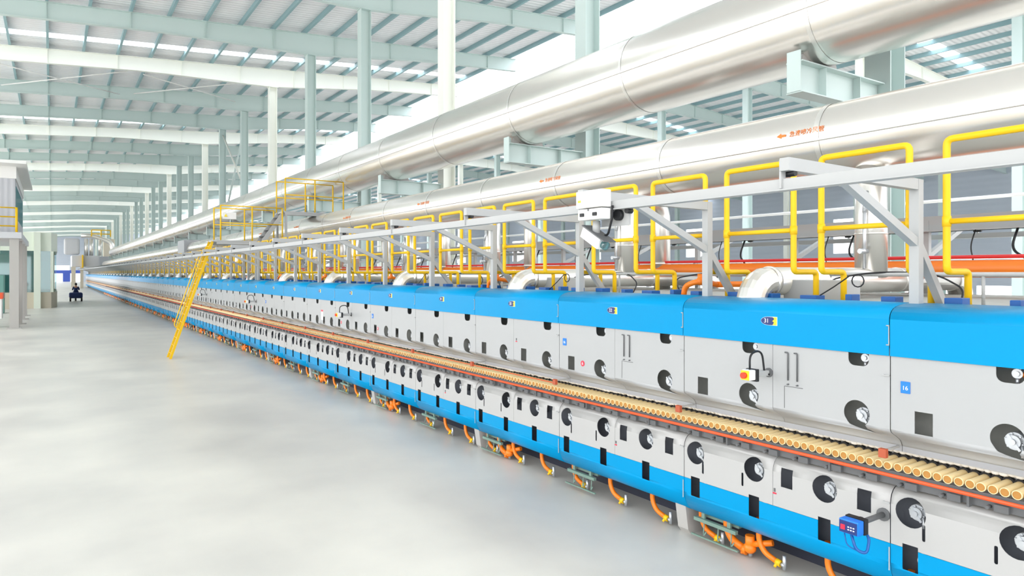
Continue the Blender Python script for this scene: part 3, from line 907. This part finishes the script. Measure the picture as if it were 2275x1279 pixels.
upd = longduct('exhaust_duct', *UPR, -6, 146, 'largest aluminium duct, resting high on brackets of the columns', 3.75)
n = 0
for yy in (5.0, 10.1, 15.3, 20.6, 25.9, 31.2):
    a = math.radians(180 - 8)
    R = LOW[2] + 0.004
    o = text('\u6025\u901f\u55b7\u51b7\u98ce\u7ba1', 0.078, M_TEXTO, 'orange_lettering', lowd, (R * math.cos(a), yy - 0.04, R * math.sin(a)), (math.radians(90 - 8), 0, -math.pi / 2))
    b = MB(); b.prism([(0.37, 0.0), (0.30, 0.034), (0.30, 0.014), (0.24, 0.014), (0.24, -0.014), (0.30, -0.014), (0.30, -0.034)], 'x', -0.001, 0.001)
    q = b.build('arrow_mark', M_TEXTO, lowd, (R * math.cos(a) - 0.002, yy, R * math.sin(a))); q.rotation_euler = (0, math.radians(-8), 0)
# saddle brackets on the columns
def saddle():
    t = empty('duct_bracket')
    z1 = UPR[1] - UPR[2] - 0.03; z0 = z1 - 0.42; xa, xb = 8.85, XC - 0.24
    b = MB(); b.box(xa, xb, -0.006, 0.006, z0, z1); b.box(xa + 0.6, xa + 0.61, -0.12, 0.12, z0, z1); b.box(xb - 0.7, xb - 0.69, -0.12, 0.12, z0, z1); b.build('web', M_STEEL, t)
    b = MB(); b.box(xa, xb, -0.13, 0.13, z1 - 0.0, z1 + 0.018); b.build('flange', M_STEEL, t)
    b = MB(); b.box(xa, xb, -0.13, 0.13, z0 - 0.018, z0); b.build('flange', M_STEEL, t)
    b = MB(); b.box(xa - 0.015, xa + 0.0, -0.11, 0.11, z0, z1 + 0.16); b.box(xa, xa + 0.12, -0.01, 0.01, z1, z1 + 0.16); b.build('end_plate', M_STEEL, t)
    b = MB(); b.prism([(9.0, z1 + 0.018), (9.9, z1 + 0.018), (9.85, z1 + 0.13), (9.65, z1 + 0.06), (9.43, z1 + 0.03), (9.2, z1 + 0.06), (9.02, z1 + 0.15)], 'y', -0.03, 0.03); b.build('saddle', M_FOOT, t)
    return t
sd = saddle()
for k in range(0, 20):
    t = sd if k == 0 else copy_tree(sd)
    t.location = (0, YC0 + BAY * k, 0)
    tag(t, ('grey steel bracket beam holding the largest duct, %s counted from the camera' % ORD[k]) if k < 10 else 'distant bracket beam holding the largest duct', 'bracket', 'bracket beams under the largest duct')

# connecting ducts and risers: one set every second module
EY = 4.4
def elbowduct():
    t = empty('connecting_duct')
    z = 2.665; r = 0.145
    def arc(cx, a0, a1, n=6):
        R = 0.26
        return [(cx + R * math.cos(math.radians(a0 + (a1 - a0) * i / n)), 0, z - R + R * math.sin(math.radians(a0 + (a1 - a0) * i / n))) for i in range(n + 1)]
    b = MB(); P = arc(6.08, 180, 90); b.tube([(5.82, 0, 2.3)] + P, r, 20, smooth=False); b.build('elbow', M_DUCT2, t)
    b = MB(); b.tube([(6.08, 0, z), (10.05, 0, z)], r, 24); b.build('level_run', M_DUCT2, t)
    b = MB(); P = arc(10.05, 90, 0); b.tube(P + [(10.31, 0, 2.3)], r, 20, smooth=False); b.build('elbow', M_DUCT2, t)
    b = MB()
    for x in (6.1, 8.6, 10.0): b.tube([(x, 0, z), (x + 0.04, 0, z)], r + 0.008, 24)
    b.tube([(5.82, 0, 2.46), (5.82, 0, 2.50)], r + 0.008, 24)
    b.build('joint_band', M_DUCT2, t)
    return t
def riser():
    t = empty('riser_duct')
    b = MB(); b.tube([(8.05, 0, 2.7), (8.05, 0, 4.05)], 0.175, 24); b.build('pipe', M_DUCT2, t)
    b = MB(); b.tube([(8.05, 0, 3.2), (8.05, 0, 3.22)], 0.182, 24); b.tube([(8.05, 0, 3.85), (8.05, 0, 3.9)], 0.19, 24); b.build('joint_band', M_DUCT2, t)
    b = MB(); b.tube([(7.8, -0.06, 2.8), (7.8, -0.06, 3.5)], 0.02, 8); b.tube([(7.8, -0.06, 3.45), (7.88, -0.04, 3.7)], 0.025, 8); b.tube([(7.7, -0.06, 3.0), (7.85, -0.06, 3.0)], 0.03, 8); b.build('instrument', M_SILV, t)
    return t
ed = elbowduct(); rs = riser()
for i in range(0, 35):
    y = EY + 2 * L * i
    a = ed if i == 0 else copy_tree(ed); c = rs if i == 0 else copy_tree(rs)
    a.location = (0, y, 0); c.location = (0, y, 0)
    k = int((y - Y0) / L); nm = modname(k)
    tag(a, ('shiny elbow duct crossing the top of %s' % nm) if nm else 'tiny shiny elbow duct on the distant kiln top', 'duct', 'elbow ducts over the kiln')
    tag(c, ('upright aluminium riser standing above %s' % nm) if nm else 'tiny aluminium riser far down the kiln', 'duct', 'riser ducts')
# second row of risers with a rounded head, behind
def bent():
    t = empty('bent_stack')
    b = MB(); b.tube(fillet([(9.35, 0, 2.4), (9.35, 0, 3.95), (8.9, 0, 4.15)], 0.25, 6), 0.15, 20); b.build('pipe', M_DUCT2, t)
    b = MB(); b.tube([(9.35, 0, 2.9), (9.35, 0, 2.94)], 0.158, 20); b.build('joint_band', M_DUCT2, t)
    return t
bs = bent()
for i in range(0, 12):
    t = bs if i == 0 else copy_tree(bs)
    y = 9.0 + 2 * L * i; t.location = (0, y, 0)
    k = int((y - Y0) / L); nm = modname(k)
    tag(t, ('bent shiny stack behind the risers, above %s' % nm) if nm else 'tiny bent stack far down the kiln', 'duct', 'bent stacks')
# orange main with a red line
b = MB(); b.tube([(9.3, -2, 2.80), (9.3, 140, 2.80)], 0.105, 16)
tag(b.build('gas_main', M_ORA), 'thick orange pipe running along behind the risers', 'pipe')
b = MB(); b.tube([(9.3, -2, 2.945), (9.3, 140, 2.945)], 0.022, 8); 
tag(b.build('red_line', M_RED), 'thin red pipe lying along the thick orange pipe', 'pipe')
b = MB(); b.box(10.35, 10.5, -2, 140, 3.33, 3.55); b.box(10.2, 10.5, -2, 140, 3.33, 3.345)
tr = tag(b.build('cable_tray', M_FRAME), 'light grey cable tray running level behind the orange pipe', 'tray')
b = MB(); b.tube([(7.0, 0.5, 2.735), (7.0, 120, 2.735)], 0.022, 8)
t = tag(b.build('conduit_rail', M_FRAME), 'thin light grey conduit just above the kiln top', 'conduit')
for i in range(60):
    b = None
    if i == 0:
        b = MB(); b.tube([(7.0, 0, 2.46), (7.0, 0, 2.735)], 0.016, 6); p0 = b.build('leg', M_FRAME, t, (0, 1.2, 0))
    else:
        q = p0.copy(); C.objects.link(q); q.location = (0, 1.2 + 1.6 * i, 0)
# orange bends
def obend():
    t = empty('orange_bend')
    b = MB(); b.tube(fillet([(5.95, 0.10, 2.46), (5.95, 0.08, 2.60), (5.95, -0.10, 2.66), (6.2, -0.16, 2.62)], 0.1, 5), 0.032, 10); b.build('bend', M_ORA, t)
    b = MB(); b.ball((6.0, -0.10, 2.66), 0.05, 1, 1, 1, 10); b.tube([(6.0, -0.10, 2.66), (6.0, -0.10, 2.74)], 0.03, 8); b.build('valve', M_ORA, t)
    b = MB(); b.tube([(6.2, -0.16, 2.62), (9.2, -0.16, 2.62)], 0.035, 10); b.tube([(9.2, -0.16, 2.62), (9.3, -0.16, 2.78)], 0.035, 10); b.build('branch_pipe', M_ORA, t)
    return t
ob = obend()
for i in range(-1, 26):
    t = ob if i == -1 else copy_tree(ob); y = 5.30 + 2 * L * i; t.location = (0, y, 0)
    k = int(math.floor((y - Y0) / L)); nm = modname(k)
    tag(t, ('orange pipe bend with a round valve on top of %s' % nm) if nm else 'tiny orange pipe bend on the distant kiln top', 'pipe', 'orange pipe bends')
# black cables on top
rc = random.Random(11)
def cable(pts, r, lab, grp=None):
    b = MB(); b.tube(fillet(pts, 0.25, 6), r, 6); tag(b.build('black_cable', M_BLACK), lab, 'cable', grp)
def coil(y, kk):
    b = MB()
    p = [(5.95, y + 0.5, 2.47), (5.95, y + 0.25, 2.62), (5.95, y + 0.1, 2.72)]
    p += [(5.95, y + 0.02 - 0.055 * math.sin(math.radians(a)), 2.68 + 0.055 * math.cos(math.radians(a))) for a in range(0, 360, 30)]
    b.tube(p, 0.006, 6)
    tag(b.build('black_cable', M_BLACK), 'thin black cable ending in a small coil on top of %s' % modname(kk), 'cable', 'black cables on the kiln')
coil(3.35, 0); coil(7.5, 2); coil(11.8, 4)
for i in range(-1, 11):
    y = Y0 + L * i + 0.9; nm = modname(i)
    g = rc.uniform(-0.1, 0.1)
    cable([(10.3, y + g, 3.34), (10.2, y + g + 0.05, 3.05), (10.0, y + g - 0.25, 2.9), (10.0, y - 0.3, 2.47)], 0.016, 'black cable dropping from the tray behind %s' % nm, 'black cables on the kiln')
    cable([(10.3, y + 0.5, 3.34), (10.25, y + 0.55, 3.1), (10.25, y + 0.5, 2.9), (10.2, y + 0.6, 2.47)], 0.009, 'thin black cable dropping from the tray behind %s' % nm, 'black cables on the kiln')
    cable([(6.6, y + 0.2, 2.47), (6.6, y + 0.35, 2.68), (7.0, y + 0.1, 2.76), (7.0, y - 0.5, 2.75), (6.9, y - 0.8, 2.6), (6.8, y - 0.8, 2.46)], 0.009, 'black cable arching over the conduit on %s' % nm, 'black cables on the kiln')

# ------------------------------------------------------------------ stair ladder and platforms
YL = 24.6
t = tag(empty('access_ladder', (0, YL, 0)), 'tall yellow ladder leaning from the aisle floor up to the platform', 'ladder')
foot = Vector((3.14, 0, 0.0)); top = Vector((4.40, 0, 3.80))
for s in (-0.28, 0.28):
    b = MB(); b.bar(foot + Vector((0, s, 0)), top + Vector((0, s, 0)), 0.035, 0.075); b.build('side_rail', M_YEL, t)
    d = (top - foot); n = Vector((-d.z, 0, d.x)).normalized()
    b = MB(); b.tube(fillet([foot + d * 0.24 + Vector((0, s, 0)), foot + d * 0.26 + n * 0.16 + Vector((0, s, 0)), foot + d * 0.84 + n * 0.16 + Vector((0, s, 0)), top + Vector((0.0, s, -0.04))], 0.1, 4), 0.017, 8); b.build('handrail', M_YEL, t)
for i in range(15):
    p = foot + (top - foot) * ((i + 0.7) / 15.4)
    b = MB(); b.box(p.x - 0.03, p.x + 0.03, -0.28, 0.28, p.z - 0.01, p.z + 0.01); b.build('rung', M_YEL, t)

def cage(t, x0, x1, ya, yb, z, h, gap=None):
    xs = [x0, (x0 + x1) / 2, x1]
    for y in (ya, yb):
        for zz in (z + h, z + h * 0.5):
            b = MB(); b.tube([(x0, y, zz), (x1, y, zz)], 0.02, 6); b.build('rail', M_YEL, t)
        for x in xs:
            b = MB(); b.tube([(x, y, z), (x, y, z + h)], 0.024, 6); b.build('post', M_YEL, t)
    b = MB()
t = tag(empty('lower_platform', (0, YL, 0)), 'grey platform with yellow railings at the head of the ladder', 'platform')
b = MB(); b.box(4.38, 6.9, -0.45, 0.75, 3.78, 3.83); b.build('deck', M_FRAME, t)
b = MB(); b.bar((4.5, -0.42, 3.74), (7.6, -0.42, 3.74), 0.05, 0.08); b.bar((4.5, 0.7, 3.74), (7.6, 0.7, 3.74), 0.05, 0.08); b.build('deck_frame', M_FRAME, t)
cage(t, 4.62, 6.62, -0.42, 0.7, 3.83, 1.15)
for x in (5.75, 7.2):
    for y in (-0.4, 0.7):
        b = MB(); b.bar((x, y, 2.46), (x, y, 3.74), 0.07, 0.07); b.build('leg', M_FRAME, t)
b = MB(); b.box(4.9, 5.35, 0.72, 0.73, 4.62, 4.85); o = b.build('warning_sign', M_WHITE, t)
b = MB(); b.prism([(4.95, 4.70), (5.06, 4.70), (5.005, 4.80)], 'y', 0.70, 0.715); b.build('warning_triangle', M_BADGEY, o)
t = tag(empty('upper_platform', (0, YL, 0)), 'higher grey platform with yellow railings bridging over the duct', 'platform')
b = MB(); b.box(6.66, 8.95, -0.45, 0.75, 4.84, 4.89); b.bar((6.7, -0.42, 4.8), (9.6, -0.42, 4.8), 0.05, 0.08); b.build('deck', M_FRAME, t)
cage(t, 6.72, 8.8, -0.42, 0.7, 4.89, 1.15)
for x in (6.75, 9.4):
    for y in (-0.4, 0.7):
        b = MB(); b.bar((x, y, 2.46), (x, y, 4.8), 0.07, 0.07); b.build('leg', M_FRAME, t)
t = tag(empty('short_stair', (0, YL, 0)), 'short grey stair linking the two yellow-railed platforms', 'stair')
for y in (-0.35, 0.35):
    b = MB(); b.bar((6.0, y, 3.83), (6.72, y, 4.88), 0.04, 0.14); b.build('stringer', M_FRAME, t)
for i in range(4):
    b = MB(); x = 6.1 + i * 0.16; z = 4.02 + i * 0.22; b.box(x - 0.08, x + 0.08, -0.34, 0.34, z - 0.015, z + 0.015); b.build('tread', M_CUT, t)
b = MB(); b.bevbox(7.45, 8.65, 51.2, 54.0, 3.75, 5.0, 0.03); 
tag(b.build('duct_hood', M_CABIN), 'beige-grey sheet box around the lower duct, beyond the ladder', 'duct box')

# ------------------------------------------------------------------ left side: cabin on stilts, office
t = tag(empty('stilt_cabin', (0, 0, 0)), 'grey control cabin raised on steel posts, with a yellow railing', 'cabin')
b = MB(); b.box(-7, -1.55, 42.8, 54, 4.75, 7.95); b.build('wall', M_CLAD, t)
b = MB(); b.box(-7.2, -1.05, 41.4, 54.4, 8.10, 8.25); b.box(-7.0, -1.5, 42.75, 54, 7.5, 8.1); b.build('roof', M_WHITE, t)
b = MB(); b.box(-7, -1.25, 41.6, 54.2, 4.45, 4.75); b.build('deck', M_CABIN, t)
b = MB(); b.box(-1.56, -1.53, 43.6, 53, 5.6, 7.2); b.build('side_window', M_GLASS, t)
for z in (5.95, 5.5, 5.05):
    b = MB(); b.tube([(-7, 41.7, z), (-1.45, 41.7, z)], 0.035, 6); b.build('railing_bar', M_YEL, t)
for x in (-1.45, -3.6):
    b = MB(); b.tube([(x, 41.7, 4.7), (x, 41.7, 5.97)], 0.06, 6); b.build('railing_post', M_YEL, t)
for x, y in ((-1.55, 41.9), (-1.45, 45.5), (-1.45, 50.0), (-1.45, 53.8)):
    b = MB(); w_ = 0.19 if y < 42 else 0.12; b.box(x - w_, x + w_, y - 0.15, y + 0.15, 0, 4.47); b.box(x - 0.3, x + 0.3, y - 0.25, y + 0.25, 0, 0.05); b.build('post', M_FOOT, t)
b = MB(); b.box(-7, -2.2, 43.5, 43.7, 3.75, 4.4); b.build('fascia_board', M_WHITE, t)
t = tag(empty('packing_machine', (-2.9, 43.5, 0)), 'white framed machine with an orange top under the raised cabin', 'machine')
b = MB(); b.box(-2, 0.8, -0.6, 0.6, 0.45, 1.45); b.build('body', M_WHITE, t)
b = MB(); b.box(-2, 0.85, -0.65, 0.65, 1.45, 1.75); b.build('top', M_RAIL, t)
for x in (-1.0, -0.1, 0.6):
    b = MB(); b.box(x - 0.05, x + 0.05, -0.6, -0.5, 0, 0.45); b.build('leg', M_WHITE, t)
t = tag(empty('stored_machine', (-3.2, 58.5, 0)), 'teal machine with little lamps standing behind the cabin posts', 'machine')
b = MB(); b.bevbox(-1.0, 0.5, -0.5, 0.5, 0, 2.6, 0.05); b.build('body', M_TEAL, t)
b = MB(); b.box(-0.6, 0.2, -0.53, -0.5, 1.5, 2.2); b.build('screen', M_CUT, t)
t = tag(empty('site_office', (0, 0, 0)), 'pale green-white office block with a glazed front, beyond the raised cabin', 'office')
zf = 4.45
b = MB(); b.prism([(-9, 64.8), (-0.05, 64.8), (0.35, 66.6), (0.35, 78), (-9, 78)], 'z', zf, 5.9); b.build('fascia', M_OFF, t)
b = MB(); b.prism([(-9, 64.8), (-0.05, 64.8), (0.35, 66.6), (0.35, 78), (-9, 78)], 'z', 0, 1.25); b.build('base_wall', M_BEIGE, t)
b = MB(); b.box(-9, -0.1, 64.84, 64.88, 1.25, zf); b.box(0.25, 0.28, 66.7, 77.9, 1.25, zf); b.build('glazing', M_GLASS, t)
for x in (-0.95, -4.0):
    b = MB(); b.box(x - 0.22, x + 0.22, 64.5, 64.8, 0, 5.9); b.build('pilaster', M_OFF, t)
b = MB(); b.box(-9, 0.2, 77.7, 77.9, 1.25, zf); b.box(-0.1, 0.1, 64.8, 65.0, 1.25, zf); b.build('back_wall', M_OFF, t)
b = MB()
for x in (-2.0, -3.0): b.box(x - 0.6, x + 0.2, 70, 71, 1.25, 2.6)
b.build('desk', M_TEAL, t)

# ------------------------------------------------------------------ person on a cart
cx, cy = 1.93, 79.0
t = tag(empty('floor_cart', (cx, cy, 0)), 'dark blue ride-on cart rolling down the aisle with a person on it', 'cart')
b = MB(); b.bevbox(-0.55, 0.55, -0.5, 0.9, 0.30, 0.85, 0.12); b.build('chassis', M_CLOTH, t)
b = MB(); b.bevbox(-0.28, 0.28, -0.15, 0.3, 0.72, 0.82, 0.03); b.build('seat', M_BLACK, t)
for x, y in ((-0.46, -0.3), (0.46, -0.3), (0.0, 0.95)):
    b = MB(); b.tube([(x - 0.07, y, 0.24), (x + 0.07, y, 0.24)], 0.24, 16); b.build('wheel', M_BLACK, t)
b = MB(); b.tube([(0, 0.9, 0.3), (0, 0.65, 1.05)], 0.03, 8); b.tube([(-0.3, 0.62, 1.07), (0.3, 0.62, 1.07)], 0.02, 8); b.build('handlebar', M_SILV, t)
def skinned(name, pts, edges, rad, m, parent, root=0):
    me = bpy.data.meshes.new(name); me.from_pydata(pts, edges, [])
    me.materials.append(m); o = link(name, me, parent)
    o.modifiers.new('skin', 'SKIN').use_smooth_shade = True
    sv = me.skin_vertices[0].data if me.skin_vertices else None
    if sv is None:
        bm = bmesh.new(); bm.from_mesh(me); bm.verts.layers.skin.verify(); bm.to_mesh(me); bm.free(); sv = me.skin_vertices[0].data
    for i, r in enumerate(rad): sv[i].radius = (r, r)
    sv[root].use_root = True
    s = o.modifiers.new('sub', 'SUBSURF'); s.levels = 1; s.render_levels = 2
    return o
P = [(0, 0.05, 0.92), (0, 0.05, 1.12), (0, 0.08, 1.34), (0, 0.09, 1.46), (0, 0.10, 1.58), (0, 0.10, 1.70),
     (-0.19, 0.09, 1.37), (-0.27, 0.2, 1.14), (-0.24, 0.52, 1.10), (0.19, 0.09, 1.37), (0.27, 0.2, 1.14), (0.24, 0.52, 1.10),
     (-0.11, 0.06, 0.90), (-0.17, 0.45, 0.92), (-0.18, 0.5, 0.78), (0.11, 0.06, 0.90), (0.17, 0.45, 0.92), (0.18, 0.5, 0.78),
     (-0.24, 0.60, 1.10), (0.24, 0.60, 1.10)]
E = [(0, 1), (1, 2), (2, 3), (3, 4), (4, 5), (2, 6), (6, 7), (7, 8), (8, 18), (2, 9), (9, 10), (10, 11), (11, 19), (0, 12), (12, 13), (13, 14), (0, 15), (15, 16), (16, 17)]
R = [0.16, 0.15, 0.17, 0.06, 0.09, 0.08, 0.07, 0.05, 0.035, 0.07, 0.05, 0.035, 0.09, 0.07, 0.05, 0.09, 0.07, 0.05, 0.03, 0.03]
t = tag(empty('person', (cx, cy, 0)), 'person in dark blue workwear riding the cart, seen from behind', 'person')
skinned('body', P, E, R, M_SKIN, t)
P2 = [p for p in P[:3]] + P[6:12] + P[12:18]
E2 = [(0, 1), (1, 2), (2, 3), (3, 4), (4, 5), (2, 6), (6, 7), (7, 8), (0, 9), (9, 10), (10, 11), (0, 12), (12, 13), (13, 14)]
R2 = [0.175, 0.165, 0.185, 0.085, 0.065, 0.048, 0.085, 0.065, 0.048, 0.105, 0.085, 0.065, 0.105, 0.085, 0.065]
skinned('workwear', P2, E2, R2, M_CLOTH, t)
b = MB(); b.ball((0, 0.085, 1.66), 0.115, 0.95, 1, 1.1, 14); b.build('hair', M_HAIR, t)

# ------------------------------------------------------------------ machinery at the end of the line
YM = 150.0
t = tag(empty('end_gantry', (0, YM, 0)), 'grey raised platform with fans and ducts spanning the aisle end', 'gantry')
b = MB(); b.box(3.0, 9.5, 3, 9, 3.9, 5.9); b.box(3.0, 7.2, -3, 3, 3.9, 5.9); b.build('platform', M_CABIN, t)
for x, y in ((3.3, -2.8), (4.5, -2.8), (3.3, 5.5)):
    b = MB(); b.box(x - 0.25, x + 0.25, y - 0.25, y + 0.25, 0, 3.9); b.build('post', M_BEIGE, t)
b = MB(); b.bar((4.6, -3.4, 3.7), (4.6, -3.4, 6.0), 0.9, 0.2); b.build('ladder', M_YEL, t)
b = MB()
for x in (5.2, 6.0, 7.4): b.tube([(x, -2, 5.9), (x, -2, 9.0)], 0.32, 12)
b.tube(fillet([(4.4, -2, 9.6), (6.2, -2, 9.6), (9.3, -2, 8.4), (9.6, -2, 5.5)], 1.0, 6), 0.42, 14)
b.build('duct', M_DUCT2, t)
b = MB(); b.bevbox(1.8, 4.2, -2.6, 0.5, 6.1, 9.0, 0.3); b.build('fan_housing', M_CABIN, t)
b = MB()
for z in (9.9, 10.6): b.tube([(6.0, -3, z), (9.0, -3, z)], 0.1, 6)
for x in (6, 7.5, 9): b.tube([(x, -3, 9.4), (x, -3, 10.6)], 0.1, 6)
b.build('railing', M_YEL, t)
b = MB(); b.bevbox(8.6, 10.6, 160.5, 163, 0.0, 9.6, 0.1)
tag(b.build('filter_box', M_BEIGE), 'tall cream box rising behind the ducts at the far end', 'box')
